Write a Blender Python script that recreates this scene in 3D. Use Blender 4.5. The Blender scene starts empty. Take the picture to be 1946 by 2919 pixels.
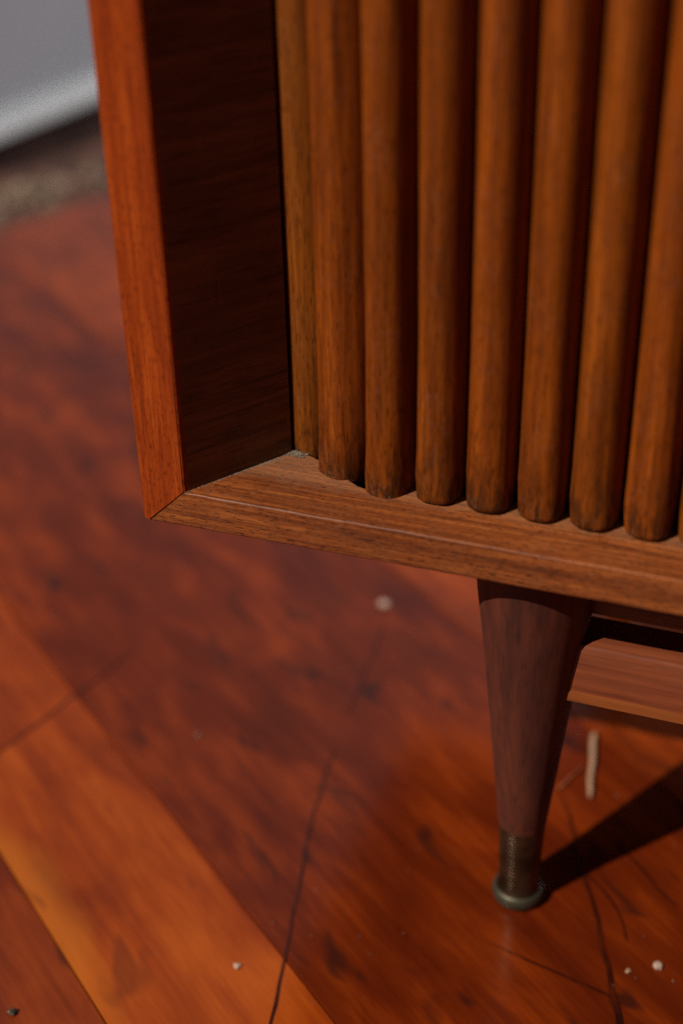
import bpy, bmesh, math, random
from mathutils import Vector, Matrix, noise
random.seed(7)
S = bpy.context.scene
H = 0.22                                   # height of the cabinet's underside above the floor
R = math.radians

# ---------------------------------------------------------------- camera, world, lamps, exposure
cd = bpy.data.cameras.new('camera'); cam = bpy.data.objects.new('camera', cd); S.collection.objects.link(cam)
rx = Vector((0.93723993, 0.34802785, -0.02139909)); dn = Vector((0.16707916, -0.50211651, -0.84850667)); fw = Vector((-0.30604879, 0.79167899, -0.52875184))
m = Matrix((rx, -dn, -fw)).transposed().to_4x4(); m.translation = Vector((0.27378567, -0.47202326, 0.33780759 + H))
cam.matrix_world = m
cd.sensor_fit = 'VERTICAL'; cd.sensor_height = 36; cd.sensor_width = 24; cd.lens = 50.21
cd.clip_start = 0.02; cd.clip_end = 60
cd.dof.use_dof = True; cd.dof.focus_distance = 0.630; cd.dof.aperture_fstop = 2.7; cd.dof.aperture_blades = 9
S.camera = cam

W = bpy.data.worlds.new('World'); S.world = W; W.use_nodes = True
W.node_tree.nodes['Background'].inputs[0].default_value = (0.55, 0.62, 0.8, 1)
W.node_tree.nodes['Background'].inputs[1].default_value = 0.03

def lamp(name, kind, loc, to, power, color, **kw):
    l = bpy.data.lights.new(name, kind); o = bpy.data.objects.new(name, l); S.collection.objects.link(o)
    l.energy = power; l.color = color
    for k, v in kw.items(): setattr(l, k, v)
    o.location = loc; o.rotation_euler = (Vector(to) - Vector(loc)).to_track_quat('-Z', 'Y').to_euler()
    return o
AZ, EL = R(33.5), R(44)
sd = Vector((math.sin(AZ)*math.cos(EL), math.cos(AZ)*math.cos(EL), -math.sin(EL)))
tgt = Vector((0.1, 0.1, 0.15))
lamp('sunlit_window_lamp', 'SPOT', tgt - sd*6, tgt, 1800, (1.0, 0.92, 0.78), spot_size=R(60), spot_blend=0.3, shadow_soft_size=0.035)
lamp('wall_fill_lamp', 'AREA', (2.3, 2.5, 1.7), (-1.0, 1.6, 0.5), 60, (0.95, 0.97, 1.0), shape='RECTANGLE', size=1.0, size_y=1.3)  # unseen area lamp added to brighten the far wall

S.view_settings.view_transform = 'Standard'; S.view_settings.look = 'None'; S.view_settings.gamma = 1; S.view_settings.exposure = 0
S.render.engine = 'CYCLES'; S.cycles.use_denoising = False; S.cycles.max_bounces = 8

# ---------------------------------------------------------------- materials
class NT:
    def __init__(s, name):
        s.m = bpy.data.materials.new(name); s.m.use_nodes = True; s.t = s.m.node_tree; s.b = s.t.nodes['Principled BSDF']
    def n(s, typ, **kw):
        x = s.t.nodes.new(typ)
        for k, v in kw.items():
            if k.startswith('i_'):
                key = k[2:]; key = int(key) if key.isdigit() else key.replace('_', ' ')
                x.inputs[key].default_value = v
            else: setattr(x, k, v)
        return x
    def l(s, a, b): s.t.links.new(a, b)
    def math(s, op, a, b=None, clamp=False):
        x = s.n('ShaderNodeMath', operation=op, use_clamp=clamp)
        for i, v in enumerate((a, b)):
            if v is None: continue
            if hasattr(v, 'links'): s.l(v, x.inputs[i])
            else: x.inputs[i].default_value = v
        return x.outputs[0]
    def mix(s, fac, a, b, mode='MIX'):
        x = s.n('ShaderNodeMix', data_type='RGBA', blend_type=mode)
        for i, v in ((0, fac), (6, a), (7, b)):
            if hasattr(v, 'links'): s.l(v, x.inputs[i])
            elif i == 0: x.inputs[0].default_value = v
            else: x.inputs[i].default_value = (*v, 1)
        return x.outputs[2]
    def ramp(s, fac, stops, interp='LINEAR'):
        x = s.n('ShaderNodeValToRGB'); x.color_ramp.interpolation = interp
        el = x.color_ramp.elements
        while len(el) < len(stops): el.new(0.5)
        for e, (p, c) in zip(el, stops):
            e.position = p; e.color = (*c, 1) if isinstance(c, tuple) else (c, c, c, 1)
        s.l(fac, x.inputs[0]); return x.outputs[0]

def coords(N, basis_rot=(0, 0, 0), jitter=7.0):
    tc = N.n('ShaderNodeTexCoord'); oi = N.n('ShaderNodeObjectInfo')
    mp = N.n('ShaderNodeMapping', vector_type='POINT'); mp.inputs['Rotation'].default_value = basis_rot
    N.l(tc.outputs['Object'], mp.inputs[0])
    off = N.n('ShaderNodeVectorMath', operation='ADD'); cmb = N.n('ShaderNodeCombineXYZ')
    r = N.math('MULTIPLY', oi.outputs['Random'], jitter)
    for i in range(3): N.l(r, cmb.inputs[i])
    N.l(mp.outputs[0], off.inputs[0]); N.l(cmb.outputs[0], off.inputs[1])
    return off.outputs[0], oi.outputs['Random']
def noise_t(N, vec, scale, detail=4, rough=.55, dist=0.0, stretch=(1, 1, 1)):
    mp = N.n('ShaderNodeMapping'); mp.inputs['Scale'].default_value = stretch; N.l(vec, mp.inputs[0])
    x = N.n('ShaderNodeTexNoise'); x.inputs['Scale'].default_value = scale; x.inputs['Detail'].default_value = detail
    x.inputs['Roughness'].default_value = rough; x.inputs['Distortion'].default_value = dist; N.l(mp.outputs[0], x.inputs['Vector'])
    return x.outputs['Fac']

def wood(name, dark, mid, light, axis='X', rot=(0, 0, 0), fig=70, pore=900, pore_len=28, figure_len=2.5, pore_amt=.5, rough=.42,
         coat=.25, coat_rough=.3, dust=0.0, dust_col=(.36, .30, .25), vary=.12, bump=.12, scratch=0.0, spec=.35, blotch=.5, grime=False, edge_dust=0.0):
    N = NT(name); vec, rnd = coords(N, rot)
    st = {'X': lambda k: (k, 1, 1), 'Y': lambda k: (1, k, 1), 'Z': lambda k: (1, 1, k)}[axis]
    f1 = noise_t(N, vec, fig, 5, .6, .6, st(figure_len / fig * 3))
    f2 = noise_t(N, vec, fig * 4.2, 4, .6, .2, st(.05))
    big = noise_t(N, vec, 16, 3, .5, .4, st(.35))
    f = N.math('ADD', N.math('MULTIPLY', f1, .62), N.math('MULTIPLY', f2, .38))
    col = N.ramp(f, [(.34, dark), (.5, mid), (.66, light)])
    col = N.mix(N.math('MULTIPLY', N.math('SUBTRACT', .62, big, True), blotch * 3, True), col, tuple(x * .55 for x in dark))
    p = noise_t(N, vec, pore, 2, .5, 0, st(pore_len / pore))
    pm = N.ramp(p, [(.56, 0.0), (.68, 1.0)])
    pd = N.math('MULTIPLY', pm, pore_amt)
    col = N.mix(pd, col, tuple(x * .22 for x in dark))
    # a few long dark growth lines
    g = noise_t(N, vec, fig * 1.7, 2, .5, .35, st(.02))
    gm = N.ramp(g, [(.46, 0.0), (.495, 1.0), (.53, 0.0)])
    gk = N.math('MULTIPLY', gm, N.math('MULTIPLY', N.ramp(big, [(.45, 0.0), (.6, 1.0)]), .55))
    col = N.mix(gk, col, tuple(x * .35 for x in dark))
    # shade differs from piece to piece
    hsv = N.n('ShaderNodeHueSaturation'); N.l(col, hsv.inputs['Color'])
    N.l(N.math('ADD', N.math('MULTIPLY', rnd, 2 * vary), 1 - vary), hsv.inputs['Value'])
    N.l(N.math('ADD', N.math('MULTIPLY', rnd, .004), .498), hsv.inputs['Hue'])
    col = hsv.outputs[0]
    if scratch:
        s1 = noise_t(N, vec, 260, 1, .4, .3, (1, .16, .3)); s2 = noise_t(N, vec, 60, 2, .5)
        sm = N.math('MULTIPLY', N.ramp(s1, [(.70, 0.0), (.74, 1.0)]), N.ramp(s2, [(.5, 0.0), (.65, 1.0)]))
        col = N.mix(N.math('MULTIPLY', sm, scratch), col, tuple(min(1, x * 1.6 + .03) for x in light))
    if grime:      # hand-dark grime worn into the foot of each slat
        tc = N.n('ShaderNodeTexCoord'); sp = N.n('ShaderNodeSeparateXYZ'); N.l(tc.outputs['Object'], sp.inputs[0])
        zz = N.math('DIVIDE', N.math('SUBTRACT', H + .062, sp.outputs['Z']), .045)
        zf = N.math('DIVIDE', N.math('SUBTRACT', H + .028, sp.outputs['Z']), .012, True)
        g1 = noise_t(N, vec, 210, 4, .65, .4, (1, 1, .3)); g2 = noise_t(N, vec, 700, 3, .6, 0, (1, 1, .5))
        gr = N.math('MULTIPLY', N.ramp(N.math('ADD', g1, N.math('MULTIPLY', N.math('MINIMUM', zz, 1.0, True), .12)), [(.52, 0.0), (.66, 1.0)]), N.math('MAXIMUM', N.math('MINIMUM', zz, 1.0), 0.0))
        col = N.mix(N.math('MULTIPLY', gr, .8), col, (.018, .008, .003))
        chip = N.math('MULTIPLY', N.ramp(g2, [(.60, 0.0), (.66, 1.0)]), zf)
        col = N.mix(N.math('MULTIPLY', chip, .6), col, (.30, .17, .09))
    if edge_dust:  # dust lying on the rail along the foot of the slats
        tc = N.n('ShaderNodeTexCoord'); sp = N.n('ShaderNodeSeparateXYZ'); N.l(tc.outputs['Object'], sp.inputs[0])
        w = noise_t(N, vec, 150, 4, .7); w2 = noise_t(N, vec, 1500, 3, .7)
        e = N.math('DIVIDE', N.math('SUBTRACT', N.math('ADD', sp.outputs['Y'], N.math('MULTIPLY', N.math('SUBTRACT', w, .5), .014)), .0195), .008, True)
        top = N.math('GREATER_THAN', sp.outputs['Z'], H + .015)
        e = N.math('MULTIPLY', N.math('MULTIPLY', e, top), N.ramp(w2, [(.35, .35), (.65, 1.0)]))
        col = N.mix(N.math('MULTIPLY', e, edge_dust), col, dust_col)
    rgh = rough
    if dust:
        d1 = noise_t(N, vec, 420, 4, .7); d2 = noise_t(N, vec, 45, 3, .6)
        dm = N.math('MULTIPLY', N.math('MULTIPLY', N.ramp(d1, [(.48, 0.0), (.72, 1.0)]), N.ramp(d2, [(.42, 0.0), (.68, 1.0)])), dust)
        col = N.mix(dm, col, dust_col)
    N.l(col, N.b.inputs['Base Color'])
    rn = noise_t(N, vec, 120, 4, .65)
    N.l(N.math('ADD', N.math('MULTIPLY', rn, .25), rough - .12), N.b.inputs['Roughness'])
    N.b.inputs['Specular IOR Level'].default_value = spec
    N.b.inputs['Coat Weight'].default_value = coat; N.b.inputs['Coat Roughness'].default_value = coat_rough
    bp = N.n('ShaderNodeBump'); bp.inputs['Distance'].default_value = .0006; bp.inputs['Strength'].default_value = bump
    N.l(N.math('SUBTRACT', f2, N.math('MULTIPLY', pm, .8)), bp.inputs['Height']); N.l(bp.outputs[0], N.b.inputs['Normal'])
    return N.m

M = {}
M['stile'] = wood('stile wood', (.16, .019, .0030), (.30, .039, .0042), (.46, .078, .008), 'Z', fig=220, pore=1700, pore_len=260, pore_amt=.7, coat=.12, coat_rough=.4, vary=0, blotch=.25, spec=.15)
M['rail'] = wood('rail wood', (.095, .023, .008), (.27, .068, .016), (.50, .150, .032), 'X', fig=300, pore=1900, pore_len=330, pore_amt=.85, figure_len=2.4, dust=.24, edge_dust=.42, dust_col=(.30, .18, .11), vary=0, rough=.5, coat=.12, coat_rough=.42, blotch=.35, spec=.2)
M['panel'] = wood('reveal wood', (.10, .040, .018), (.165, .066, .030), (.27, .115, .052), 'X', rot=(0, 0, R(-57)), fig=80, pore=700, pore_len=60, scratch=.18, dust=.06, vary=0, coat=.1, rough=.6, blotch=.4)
M['slat'] = wood('slat wood', (.095, .018, .0020), (.215, .045, .0030), (.38, .086, .0050), 'Z', fig=150, pore=1400, pore_len=160, pore_amt=.55, figure_len=2, vary=.05, rough=.5, coat=.03, coat_rough=.4, dust=.08, blotch=.4, grime=True, spec=.15)
M['slat_olive_shaded'] = wood('shaded olive wood', (.09, .020, .0025), (.18, .042, .0035), (.29, .075, .006), 'Z', fig=160, pore=1300, pore_len=150, pore_amt=.6, vary=.02, rough=.5, coat=.03, dust=.08, blotch=.4, grime=True, spec=.15)  # first slat only: shade beside the stile put into a darker colour
M['leg'] = wood('leg wood', (.050, .0085, .0045), (.108, .0200, .0085), (.175, .036, .013), 'Z', fig=70, pore=700, pore_len=50, pore_amt=.4, rough=.68, coat=.15, coat_rough=.65, vary=0, spec=.4, bump=.0)
M['stretcher'] = wood('stretcher wood', (.10, .020, .009), (.26, .058, .020), (.42, .112, .036), 'X', fig=55, pore=500, pore_len=30, figure_len=.8, pore_amt=.2, vary=0, rough=.5, coat=.25, coat_rough=.4)
M['lipping'] = wood('stretcher lipping', (.22, .055, .014), (.30, .085, .021), (.38, .12, .03), 'X', fig=60, vary=0, rough=.55, coat=.1, spec=.2, pore_amt=.2)
M['case'] = wood('case wood', (.10, .03, .010), (.16, .045, .014), (.22, .07, .02), 'X', fig=60, vary=0)

def floor_mat(name, dark, mid, light, spots=.7, sap=False):
    N = NT(name); vec, rnd = coords(N, (0, 0, R(36.5)), 3.0)
    a = noise_t(N, vec, 34, 3, .5, .5, (.38, 1, 1)); b = noise_t(N, vec, 80, 4, .6, .3, (.16, 1, 1)); c_ = noise_t(N, vec, 11, 3, .5, .3, (.7, 1, 1))
    g = noise_t(N, vec, 330, 3, .6, .2, (.05, 1, 1))
    f = N.math('ADD', N.math('ADD', N.math('MULTIPLY', a, .38), N.math('MULTIPLY', b, .20)), N.math('MULTIPLY', c_, .26))
    f = N.math('ADD', f, N.math('MULTIPLY', g, .16))
    col = N.ramp(f, [(.37, dark), (.5, mid), (.63, light)])
    if sap:        # pale sapwood along the lower edge of the board
        tc = N.n('ShaderNodeTexCoord'); mp = N.n('ShaderNodeMapping'); mp.inputs['Rotation'].default_value = (0, 0, R(36.5))
        N.l(tc.outputs['Object'], mp.inputs[0]); sp = N.n('ShaderNodeSeparateXYZ'); N.l(mp.outputs[0], sp.inputs[0])
        d = N.math('ADD', sp.outputs['Y'], N.math('MULTIPLY', N.math('SUBTRACT', c_, .5), .05))
        k = N.math('SUBTRACT', 1.0, N.math('DIVIDE', N.math('ADD', d, .0767), .017), True)
        col = N.mix(N.math('MULTIPLY', k, .65), col, (.50, .13, .012))
    s = noise_t(N, vec, 46, 2, .5, .4, (.42, 1, 1)); sm = N.ramp(s, [(.61, 0.0), (.70, 1.0)])
    col = N.mix(N.math('MULTIPLY', sm, spots), col, tuple(x * .30 + .004 for x in dark))
    N.l(col, N.b.inputs['Base Color'])
    r = noise_t(N, vec, 12, 4, .6); N.l(N.math('ADD', N.math('MULTIPLY', r, .22), .10), N.b.inputs['Roughness'])
    N.b.inputs['Specular IOR Level'].default_value = .18
    N.b.inputs['Coat Weight'].default_value = .27; N.b.inputs['Coat Roughness'].default_value = .13
    bp = N.n('ShaderNodeBump'); bp.inputs['Distance'].default_value = .002; bp.inputs['Strength'].default_value = .12
    N.l(c_, bp.inputs['Height']); N.l(bp.outputs[0], N.b.inputs['Normal']); N.l(bp.outputs[0], N.b.inputs['Coat Normal'])
    return N.m
M['board_orange'] = floor_mat('orange board varnish', (.15, .019, .0028), (.29, .044, .0042), (.43, .082, .007), .4, True)
M['board_red'] = floor_mat('red board varnish', (.066, .0072, .0016), (.128, .0155, .0022), (.26, .037, .0032), .75)
M['board_tan'] = floor_mat('tan board varnish', (.10, .013, .002), (.21, .030, .003), (.37, .060, .005), .5)
M['board_dark'] = floor_mat('dark board varnish', (.10, .012, .003), (.16, .022, .0035), (.28, .045, .006), .6)

def plain(name, col, rough=.8, metal=0.0, var=.25, scale=60, bump=.3, col2=None):
    N = NT(name); vec, rnd = coords(N)
    n1 = noise_t(N, vec, scale, 5, .65)
    c2 = col2 or tuple(x * (1 - var) for x in col)
    N.l(N.ramp(n1, [(.35, c2), (.65, col)]), N.b.inputs['Base Color'])
    N.b.inputs['Roughness'].default_value = rough; N.b.inputs['Metallic'].default_value = metal
    bp = N.n('ShaderNodeBump'); bp.inputs['Distance'].default_value = .001; bp.inputs['Strength'].default_value = bump
    N.l(n1, bp.inputs['Height']); N.l(bp.outputs[0], N.b.inputs['Normal'])
    return N.m
M['brass'] = plain('tarnished brass', (.150, .100, .060), .42, .9, .5, 60, .0, (.06, .036, .020))
M['flange'] = plain('verdigris glide', (.105, .088, .060), .45, .6, .4, 220, .1, (.07, .07, .045))
M['wall'] = plain('white wall paint', (.50, .50, .52), .7, 0, .06, 9, .1)
M['skirting'] = plain('skirting gloss paint', (.95, .95, .92), .45, 0, .05, 20, .1)
M['subfloor'] = plain('bare subfloor', (.12, .045, .030), .95, 0, .6, 25, .8, (.04, .016, .011))
M['rubble'] = plain('plaster rubble', (.30, .21, .15), .95, 0, .4, 120, .8)
M['dust'] = plain('grey dust', (.30, .235, .18), 1.0, 0, .5, 900, .8, (.13, .09, .065))
M['grime'] = plain('dark grime', (.012, .008, .006), .8, 0, .4, 300, .3)
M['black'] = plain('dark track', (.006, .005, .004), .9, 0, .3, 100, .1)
M['crumb'] = plain('pale crumb', (.52, .35, .28), .9, 0, .2, 900, .4)
M['straw'] = plain('dry straw', (.48, .28, .17), .6, 0, .3, 500, .4)
M['base'] = plain('floor underlay', (.03, .012, .008), .9, 0, .3, 20, .2)
M['seam'] = plain('seam grime', (.075, .010, .003), .25, 0, .5, 60, .05, (.022, .004, .002))

# ---------------------------------------------------------------- builders
def obj(name, bm, mat, parent=None, smooth=False, angle=None, **props):
    me = bpy.data.meshes.new(name); bmesh.ops.recalc_face_normals(bm, faces=bm.faces); bm.to_mesh(me); bm.free()
    me.materials.append(mat)
    if smooth:
        for p in me.polygons: p.use_smooth = True
        if angle: me.set_sharp_from_angle(angle=R(angle))
    o = bpy.data.objects.new(name, me); S.collection.objects.link(o); o.parent = parent
    for k, v in props.items(): o[k] = v
    return o
def empty(name, loc=(0, 0, 0), **props):
    o = bpy.data.objects.new(name, None); S.collection.objects.link(o); o.location = loc; o.empty_display_size = .05
    for k, v in props.items(): o[k] = v
    return o
def prism(poly, z0, z1, bevel=0, seg=2, top_only=False):
    bm = bmesh.new()
    a = [bm.verts.new((x, y, z0)) for x, y in poly]; b = [bm.verts.new((x, y, z1)) for x, y in poly]
    bm.faces.new(a[::-1]); bm.faces.new(b)
    for i in range(len(poly)): bm.faces.new((a[i], a[(i+1) % len(poly)], b[(i+1) % len(poly)], b[i]))
    if bevel:
        es = [e for e in bm.edges if not top_only or all(v in b for v in e.verts)]
        bmesh.ops.bevel(bm, geom=es, offset=bevel, segments=seg, affect='EDGES', profile=.5)
    return bm
def loft(rings, close=True):
    bm = bmesh.new(); vs = [[bm.verts.new(p) for p in r] for r in rings]; n = len(rings[0])
    for a, b in zip(vs, vs[1:]):
        for i in range(n): bm.faces.new((a[i], a[(i+1) % n], b[(i+1) % n], b[i]))
    if close: bm.faces.new(vs[0][::-1]); bm.faces.new(vs[-1])
    return bm
def box(x0, x1, y0, y1, z0, z1, bevel=0): return prism([(x0, y0), (x1, y0), (x1, y1), (x0, y1)], z0, z1, bevel)
def solid(front, back, bevel=0, seg=2):
    bm = bmesh.new(); a = [bm.verts.new(p) for p in front]; b = [bm.verts.new(p) for p in back]; n = len(a)
    bm.faces.new(a); bm.faces.new(b[::-1])
    for i in range(n): bm.faces.new((a[i], b[i], b[(i+1) % n], a[(i+1) % n]))
    bmesh.ops.recalc_face_normals(bm, faces=bm.faces)
    if bevel: bmesh.ops.bevel(bm, geom=list(bm.edges), offset=bevel, segments=seg, affect='EDGES')
    return bm

# ---------------------------------------------------------------- the floor and the wall
A0 = R(-36.5); U = Vector((math.cos(A0), math.sin(A0))); V = Vector((-math.sin(A0), math.cos(A0)))
def uv(x, y): p = Vector((x, y)); return p.dot(U), p.dot(V)
DE = Vector((-.607, .79)); DD = Vector((.057, .133)).normalized(); DN = Vector((DD.y, -DD.x))   # edge of the boards by the wall
def clip(poly, p0, nrm):
    out = []
    for i in range(len(poly)):
        a, b = poly[i], poly[(i+1) % len(poly)]; da, db = (a - p0).dot(nrm), (b - p0).dot(nrm)
        if da >= 0: out.append(a)
        if (da >= 0) != (db >= 0): out.append(a + (b - a) * (da / (da - db)))
    return out
floor = obj('floor', box(-6, 6, -4, 8, -.06, -.022), M['base'], kind='structure')
def board(u0, u1, v0, v1, mat, skew0=0, skew1=0):
    g = .0003
    P = [U*(u0+g) + V*(v0+g), U*(u1-g) + V*(v0+g), U*(u1-g+skew1) + V*(v1-g), U*(u0+g+skew0) + V*(v1-g)]
    P = clip(P, DE, DN)
    if len(P) < 3: return
    obj('board', prism([(p.x, p.y) for p in P], -.02, random.uniform(-.0002, .0003), .0003, 1, True), M[mat], floor)
# rows along U; v of the bright board: -.0767 .. .0125
vj = .0125
uj = -.137                                  # the slanting butt joint in the bright board
rows = [(-.0767, .0125, 'board_orange', [-1.2, -.62, uj, .55, 1.3, 2.2]), (-.2557, -.0767, 'board_dark', [-1.0, -.1 - .5, .62, 1.4]),
        (-.50, -.2557, 'board_red', [-1, .1, 1.2]), (-.9, -.50, 'board_dark', [-1, .4, 1.4]), (-1.6, -.9, 'board_red', [-1.2, .2, 1.6]),
        (.0125, .25, 'board_red', [-1.6, .62, 1.7, 2.6]), (.25, .43, 'board_tan', [-1.6, .75, 2.0]), (.43, .60, 'board_red', [-1.6, -.05, .9, 2.0]), (.60, .90, 'board_red', [-1.8, -.4, .6, 1.8]),
        (.90, 1.25, 'board_dark', [-1.8, 0, 1.4]), (1.25, 1.7, 'board_red', [-2.2, -.6, .8, 2.0]), (1.7, 2.3, 'board_dark', [-2.4, .2, 2]), (2.3, 3.1, 'board_red', [-2.8, -.4, 1.8]), (3.1, 4.2, 'board_dark', [-3.4, -.3, 2])]
for v0, v1, mt, us in rows:
    for a, b in zip(us, us[1:]):
        board(a, b, v0, v1, mt, -.034 if a == uj else 0, -.034 if b == uj else 0)

def seam(pts, w0, w1, name='seam'):
    pts = [Vector(p) for p in pts]; fine = []
    for i in range(len(pts) - 1):
        for k in range(8):
            t = k / 8; p0 = pts[max(i-1, 0)]; p1 = pts[i]; p2 = pts[i+1]; p3 = pts[min(i+2, len(pts)-1)]
            fine.append(.5*((2*p1) + (p2-p0)*t + (2*p0-5*p1+4*p2-p3)*t*t + (3*p1-p0-3*p2+p3)*t**3))
    fine.append(pts[-1]); bm = bmesh.new(); prev = None
    for i, p in enumerate(fine):
        d = (fine[min(i+1, len(fine)-1)] - fine[max(i-1, 0)]).normalized(); n = Vector((-d.y, d.x)); t = i / (len(fine)-1)
        w = (w0 + (w1-w0)*t) * (1 + .35*noise.noise(Vector((p.x*90, p.y*90, 3)))) * min(1, (1-t)*12+.12, t*8+.12) / 2 * .8
        q = p + n * noise.noise(Vector((p.x*60, p.y*60, 0))) * .0012
        cur = [bm.verts.new((q.x+n.x*w, q.y+n.y*w, .0004)), bm.verts.new((q.x, q.y, .0004)), bm.verts.new((q.x-n.x*w, q.y-n.y*w, .0004))]
        if prev:
            for j in (0, 1): bm.faces.new((prev[j], prev[j+1], cur[j+1], cur[j]))
        prev = cur
    return obj(name, bm, M['seam'], floor)
seam([(.083, -.101), (.0755, -.063), (.062, -.005), (.046, .0625), (.038, .118)], .0024, .0012)
seam([(.035, .1484), (.031, .19), (.026, .245)], .0015, .0008)
seam([(.168, .126), (.1825, .099), (.1948, .067), (.204, .0489), (.2122, .0282), (.2187, .0131), (.2254, -.0052), (.2311, -.0192), (.238, -.05)], .0018, .0042)
seam([(.162, .008), (.1876, .0012), (.2035, -.0012), (.2245, -.0052)], .0012, .0024)
seam([(.1948, .070), (.206, .060), (.217, .048), (.226, .03)], .002, .001)
seam([(.207, .098), (.2245, .079), (.2441, .0607)], .0016, .002)
seam([(-.1475, .046), (-.1306, .1094), (-.121, .150), (-.119, .162)], .0028, .0012)

# bare strip between the boards and the wall
P = [DE - DD*2.2 + DN*.004, DE + DD*4 + DN*.004, DE + DD*4 - DN*1.6, DE - DD*2.2 - DN*1.6]
obj('bare_subfloor', prism([(p.x, p.y) for p in P], -.0215, -.006), M['subfloor'], kind='structure')
def lumps(name, mat, pts, parent=None, **props):
    bm = bmesh.new()
    for (x, y, z, r, fl) in pts:
        ret = bmesh.ops.create_icosphere(bm, subdivisions=1, radius=r)
        rot = Matrix.Rotation(random.uniform(0, 6.28), 3, 'Z')
        sx, sy = random.uniform(.6, 1.3), random.uniform(.6, 1.3)
        for v in ret['verts']:
            c = v.co * (1 + random.uniform(-.28, .28)); c = rot @ Vector((c.x*sx, c.y*sy, c.z*fl)); v.co = c + Vector((x, y, z))
    return obj(name, bm, mat, parent, **props)
pts = []
def heap(cx, cy, n, sp, r0, r1, hgt):
    for i in range(n):
        a = random.uniform(0, 6.28); d = abs(random.gauss(0, 1))*sp; x = cx + math.cos(a)*d; y = cy + math.sin(a)*d*1.4
        pts.append((x, y, -.006 + max(0, hgt*(1-d/(sp*1.6))) * random.random(), random.uniform(r0, r1), .6))
heap(-.640, .90, 90, .022, .003, .009, .02); heap(-.625, .965, 40, .04, .003, .007, .008); heap(-.60, 1.02, 14, .05, .003, .007, .006); heap(-.66, .84, 25, .03, .003, .007, .006)
heap(-.60, 1.15, 8, .06, .003, .007, .006)
obj_r = lumps('plaster_rubble', M['rubble'], pts, kind='stuff', label='pile of grey beige plaster crumbs on the bare strip below the white wall', category='rubble')

WD = Vector((.033, .188)).normalized(); WN = Vector((WD.y, -WD.x)); W0 = Vector((-.742, 1.008))
wall = empty('wall', (W0.x, W0.y, 0), kind='structure')
wall.rotation_euler = (0, 0, math.atan2(WD.y, WD.x))
obj('wall_face', box(-.30, 6, .012, .15, .02, 2.7), M['wall'], wall)
prof = [(.012, .022), (-.004, .022), (-.0085, .026), (-.0095, .034), (-.006, .044), (.0, .050), (.012, .054)]
obj('skirting_board', solid([(-.305, y, z) for y, z in prof], [(5.9, y, z) for y, z in prof]), M['skirting'], wall)

# ---------------------------------------------------------------- the sideboard
WID, DEP, TALL = .66, .40, .62
cab = empty('sideboard', (0, 0, 0), label='brown wooden sideboard with vertical tambour slats in a mitred frame on tapered leg', category='sideboard')
def at(p): return (p[0], p[1], p[2] + H)
MX, MZ = .0183, .0180
# left stile: front face with the mitre at its foot, splayed back along the reveal
f = [at(p) for p in [(-.0028, 0, .0012), (-.0004, 0, .0001), (MX, 0, MZ), (MX, 0, TALL-MZ), (-.0028, 0, TALL)]]
b = [(x, .0135 if x > .01 else .0135, z) for x, y, z in f]
b = [(b[i][0] + (.0084 if i in (2, 3) else 0), b[i][1], b[i][2]) for i in range(5)]
obj('stile', solid(f, b, .0005, 2), M['stile'], cab, True, 40)
# right stile
f = [at(p) for p in [(WID, 0, .005), (WID-.021, 0, MZ+.003), (WID-.021, 0, TALL-MZ), (WID, 0, TALL)]]
obj('stile', solid(f[::-1], [(x, .0135, z) for x, y, z in f[::-1]], .0005), M['stile'], cab, True, 40)
# bottom rail: mitred front, flat top cut along the tambour track
def rail_mesh():
    nose = .0009
    front = [(-.0004, 0, 0), (MX+.0002, 0, MZ)]
    top = [(MX, 0), (WID-.021, 0), (WID-.021, .046), (.106, .046), (.1045, .0255), (.0955, .0262), (.088, .0285), (.0815, .0325), (.0735, .0385), (.066, .0432), (.0585, .0470), (.0515, .0500), (.049, .0482)]
    bm = bmesh.new()
    T = [bm.verts.new(at((x, y, MZ))) for x, y in top]
    bl = bm.verts.new(at((-.0002, 0, 0))); br = bm.verts.new(at((WID, 0, 0)))
    bb = bm.verts.new(at((WID, .046, 0))); bc = bm.verts.new(at((.0, .046, 0)))
    bm.faces.new(T); bm.faces.new((bl, br, T[1], T[0])); bm.faces.new((bl, bc, bb, br)); bm.faces.new((br, bb, T[2], T[1]))
    lows = [bm.verts.new(at((x, y, .006))) for x, y in top[3:]]
    for i in range(3, len(T)-1): bm.faces.new((T[i], T[i+1], lows[i-2], lows[i-3]))
    bm.faces.new((bb, bc, lows[0], T[3], T[2])) if False else None
    for v in bm.verts: v.co.z += max(0, v.co.x) * (.0030 if v.co.z > H+.01 else (.0070 if v.co.z < H+.003 else 0))
    n = 90
    for i in range(1, n):
        bmesh.ops.bisect_plane(bm, geom=list(bm.verts)+list(bm.edges)+list(bm.faces), plane_co=(MX + .002 + (WID-.026-MX)*i/n, 0, 0), plane_no=(1, 0, 0))
    es = [e for e in bm.edges if all(abs(v.co.y) < 1e-7 for v in e.verts) and abs(e.verts[0].co.x - e.verts[1].co.x) > .0005 and len(e.link_faces) == 2 and max(abs(f.normal.y) for f in e.link_faces) > .5]
    bmesh.ops.recalc_face_normals(bm, faces=bm.faces)
    es = [e for e in es if abs(e.link_faces[0].normal.dot(e.link_faces[1].normal)) < .5]
    for v in {v for e in es for v in e.verts}:
        if v.co.x > MX + .001:
            v.co.y += abs(noise.noise(Vector((v.co.x*130, v.co.z*900, 5)))) * .00045; v.co.z += (-1 if v.co.z > H+.01 else 1) * abs(noise.noise(Vector((v.co.x*170, v.co.z*900, 9)))) * .00030
    bmesh.ops.bevel(bm, geom=es, offset=nose, segments=3, affect='EDGES')
    return bm
obj('bottom_rail', rail_mesh(), M['rail'], cab, True, 35)
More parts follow.
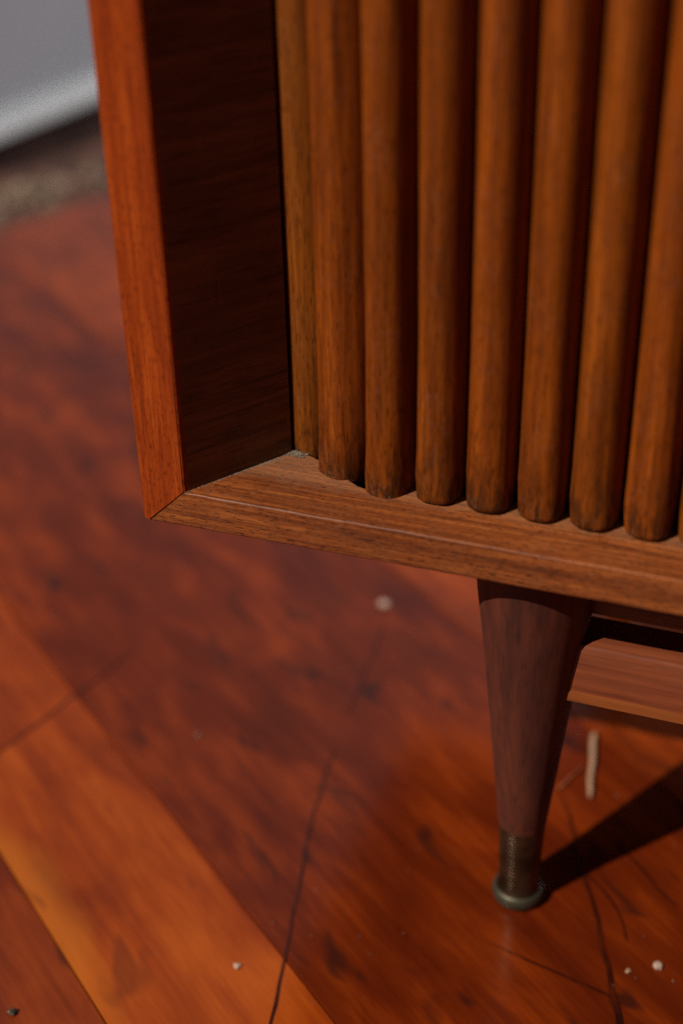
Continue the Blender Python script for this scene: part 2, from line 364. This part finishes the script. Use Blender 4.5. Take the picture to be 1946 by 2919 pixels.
# the track floor seen through the gap, the case, the top
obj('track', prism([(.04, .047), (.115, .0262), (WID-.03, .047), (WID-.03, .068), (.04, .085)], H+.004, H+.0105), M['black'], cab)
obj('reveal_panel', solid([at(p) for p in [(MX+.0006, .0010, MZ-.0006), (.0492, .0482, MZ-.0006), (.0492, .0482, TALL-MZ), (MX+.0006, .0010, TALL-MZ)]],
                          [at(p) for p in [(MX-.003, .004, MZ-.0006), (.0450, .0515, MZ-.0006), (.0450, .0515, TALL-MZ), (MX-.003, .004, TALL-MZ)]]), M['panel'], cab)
obj('side_panel', box(-.0028, .014, .0137, DEP, H+.0002, H+TALL), M['stile'], cab)
obj('side_panel', box(WID-.018, WID, .0137, DEP, H+.0002, H+TALL), M['stile'], cab)
obj('bottom_panel', box(.0142, WID-.0182, .0462, DEP-.01, H+.0006, H+.0035), M['case'], cab)
obj('back_panel', box(.0142, WID-.0182, DEP-.009, DEP-.001, H+.001, H+TALL-.02), M['case'], cab)
obj('top_panel', box(.0142, WID-.0182, .0002, DEP-.01, H+TALL-.018, H+TALL), M['case'], cab)
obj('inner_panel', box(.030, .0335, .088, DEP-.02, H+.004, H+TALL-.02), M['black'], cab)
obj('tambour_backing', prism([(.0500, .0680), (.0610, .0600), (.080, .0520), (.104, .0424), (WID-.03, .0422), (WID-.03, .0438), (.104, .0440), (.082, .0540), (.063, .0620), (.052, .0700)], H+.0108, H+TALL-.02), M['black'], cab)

def slat_mesh(hw, dep, z0, z1, seed):
    rings = []; n = 18; rnd = random.Random(seed)
    ch = [rnd.uniform(.6, 1.3) for _ in range(4)]
    zs = [z0, z0+.0007, z0+.0025, z0+.006, z0+.0105, z0+.015, z0+.022] + [z0+.022+(z1-z0-.022)*k/12 for k in range(1, 13)]
    for z in zs:
        h = z - z0; ring = []
        t = max(0, 1 - h/(.0135*ch[0])); t2 = max(0, 1 - h/(.0115*ch[1]))
        for k in range(n+1):
            u = -1 + 2*k/n; uu = math.sin(u*math.pi/2)
            x = hw*uu; q = 2.0 + 1.6*max(0, 1 - h/.030)
            y = -dep * (max(0, 1-abs(uu)**q))**(1/(.95+q/2))
            cut = (t if uu < 0 else t2); x *= 1 - .085*cut*abs(uu)**3; y += .0022*cut*abs(uu)**2.2
            if h < .0006: y += .0008; x *= .97
            w = .00016*noise.noise(Vector((seed*7.3+u*2, z*30, seed)))
            ring.append((x + w, y + w, z))
        ring.append((hw*.96, .002, z)); ring.append((-hw*.96, .002, z)); rings.append(ring)
    return loft(rings)
slats = [(.0600, .0638, -42, .0150, .0112, 0), (.0800, .0478, -28, .0146, .0120, 0), (.1016, .0397, -6, .0150, .0109, 0)]
x = .1238
k = 0
while x < WID - .04:
    slats.append((x, .0393 , random.uniform(-1.2, 1.2), .0191 + .003*x, random.uniform(.0107, .0110), 0)); x += .0223; k += 1
for i, (x, y, rot, zb, hw, _) in enumerate(slats):
    bm = slat_mesh(hw, .0172, H+zb, H+TALL-.019, i+1)
    o = obj('slat', bm, M['slat_olive_shaded' if i == 0 else 'slat'], cab, True, 50); o.location = (x, y, 0); o.rotation_euler = (0, 0, R(rot))

# dust in the corner and along the joints
pts = []
for i in range(330):
    t = random.random(); p = Vector((MX, .0006)).lerp(Vector((.049, .0478)), t**.8)
    w = .0006 + .0012*t*t
    q = p + Vector((.84, -.54))*abs(random.gauss(0, w)); pts.append((q.x, q.y, H+MZ+.0001, random.uniform(.00012, .00034+.00025*t), .5))
for i in range(300):
    pts.append((random.gauss(.0525, .0022), random.gauss(.0470, .0012), H+MZ+random.uniform(0, .0008), random.uniform(.0002, .0006), .6))
for sx, sy, rot, zb, hw, _ in slats[2:18]:
    for i in range(22):
        u = random.choice((-1, -1, 1)) * random.uniform(.62, 1.05)
        pts.append((sx + hw*u, sy - .0035 - (1.05-abs(u))*.016 - random.random()*.003, H+MZ+.0001, random.uniform(.00012, .00036), .5))
for i in range(26): pts.append((random.uniform(.03, .5), random.uniform(.004, .024), H+MZ+.0001, random.uniform(.00012, .00032), .5))
lumps('dust', M['dust'], pts, kind='stuff', label='grey dust gathered in the frame corner and along the foot of the slats', category='dust')

# leg: tapered, with a brass ferrule and a flanged glide
def lathe(profile, cx, cy, n=64):
    return loft([[(cx + r*math.cos(2*math.pi*k/n), cy + r*math.sin(2*math.pi*k/n), z) for k in range(n)] for z, r in profile])
def leg(cx, cy):
    lg = obj('leg', lathe([(H+.0003, .0285), (H-.028, .0262), (H-.06, .0226), (H-.095, .0190), (H-.13, .0156), (H-.16, .0126), (H-.1680, .0117), (H-.1690, .0099)], cx, cy), M['leg'], cab, True, 40)
    obj('ferrule', lathe([(H-.1665, .0100), (H-.1668, .0114), (H-.168, .0116), (H-.178, .01115), (H-.196, .0104), (H-.206, .0101), (H-.2095, .0104), (H-.2112, .0113), (H-.2120, .0118)], cx, cy), M['brass'], lg, True, 40)
    obj('glide', lathe([(.0085, .0115), (.0078, .0124), (.0060, .0132), (.0036, .0133), (.0014, .0127), (.0007, .0120)], cx, cy), M['flange'], lg, True, 50)
    return lg
LX, LY = .1665, .0430
leg(LX, LY); leg(WID-.165, LY); leg(LX, DEP-.07); leg(WID-.165, DEP-.07)
obj('apron', box(LX+.004, WID-.17, DEP-.075, DEP-.06, H-.075, H-.0004, .0006), M['case'], cab)  # rear board added to keep the space under the case dark
obj('apron', box(LX+.004, WID-.17, LY+.002, LY+.018, H-.0375, H-.0004, .0006), M['case'], cab)
# stretcher between the front legs: rounded upper edge
def stretch():
    y0, y1, zt, zb = LY-.009, LY+.014, H-.0475, H-.0795
    pr = [(y0+.0006, zb), (y0, zb+.0008), (y0, zt-.003), (y0+.0012, zt-.0008), (y0+.004, zt), (y1, zt), (y1, zb)]
    L = [(LX+.0175 - (.0030 if z < H-.065 else 0) + (y-y0)*.25, y, z) for y, z in pr]; Rr = [(WID-.165-.018, y, z) for y, z in pr]
    return solid(L, Rr, 0)
st = obj('stretcher', stretch(), M['stretcher'], cab, True, 35)
obj('lipping', solid([(LX+.0138, LY-.0096, H-.0797), (LX+.0143, LY-.0096, H-.0738), (WID-.183, LY-.0096, H-.0738), (WID-.183, LY-.0096, H-.0797)], [(LX+.0178, LY+.010, H-.0806), (LX+.0183, LY+.010, H-.0738), (WID-.183, LY+.010, H-.0738), (WID-.183, LY+.010, H-.0806)], .0005), M['lipping'], st, True, 40)

# ---------------------------------------------------------------- crumbs and straws on the floor
def crumb(x, y, r, label, mat='crumb', fl=.5):
    bm = bmesh.new(); bmesh.ops.create_icosphere(bm, subdivisions=2, radius=r)
    for v in bm.verts: v.co *= 1 + .9*noise.noise(v.co/r*1.1 + Vector((x*99, y*99, 0))) + random.uniform(-.08, .08); v.co.z = v.co.z*fl + r*fl*.95 + .0003
    o = obj('crumb', bm, M[mat], None, label=label, category='crumb', group='crumbs lying on the varnished floor'); o.location = (x, y, 0)
crumb(.0194, .2611, .0035, 'largest pale crumb on the floor just under the bottom rail left of the leg')
crumb(.0492, -.0481, .0015, 'small pinkish crumb on the bright orange board near its dark edge')
crumb(.2422, .0193, .0019, 'bright white crumb on the floor right of the branching dark seams')
crumb(.2289, .0116, .0012, 'faint tan crumb on the floor close beside the long dark seam', 'straw')
crumb(-.0406, -.1085, .0022, 'dull greenish crumb at the lower left corner on the dark board', 'flange')
crumb(-.042, .1011, .0014, 'faint dusty speck on the bright board left of the wide red board', 'dust')
pts = []
for i in range(420):
    x, y = random.uniform(-.5, .45), random.uniform(-.2, .6)
    pts.append((x, y, .0003, random.uniform(.0002, .0006) * (1.6 if random.random() < .06 else 1), .5))
lumps('floor_dust', M['dust'], pts, kind='stuff', label='tiny scattered specks of dust all over the varnished floor', category='dust')
def stick(name, a, b, r, label, mat):
    a, b = Vector(a), Vector(b); d = (b-a).normalized(); s = d.orthogonal().normalized(); t = d.cross(s); rings = []
    for k in range(11):
        p = a.lerp(b, k/10) + s*.0004*math.sin(k*1.1); rr = r*(1 - .25*(k/10)) * (.7 if k in (0, 10) else 1)
        rings.append([tuple(p + s*rr*math.cos(2*math.pi*j/8) + t*rr*.75*math.sin(2*math.pi*j/8)) for j in range(8)])
    o = obj(name, loft(rings), M[mat], None, True, 50, label=label, category='straw', group='straws on the floor behind the leg')
stick('straw', (.1777, .1764, .0022), (.1864, .1235, .0020), .0019, 'long pale straw lying on the floor below the stretcher right of the leg', 'straw')
stick('straw', (.1685, .1255, .0012), (.178, .1488, .0012), .0011, 'short faint reddish straw meeting the long one beside the leg', 'stretcher')
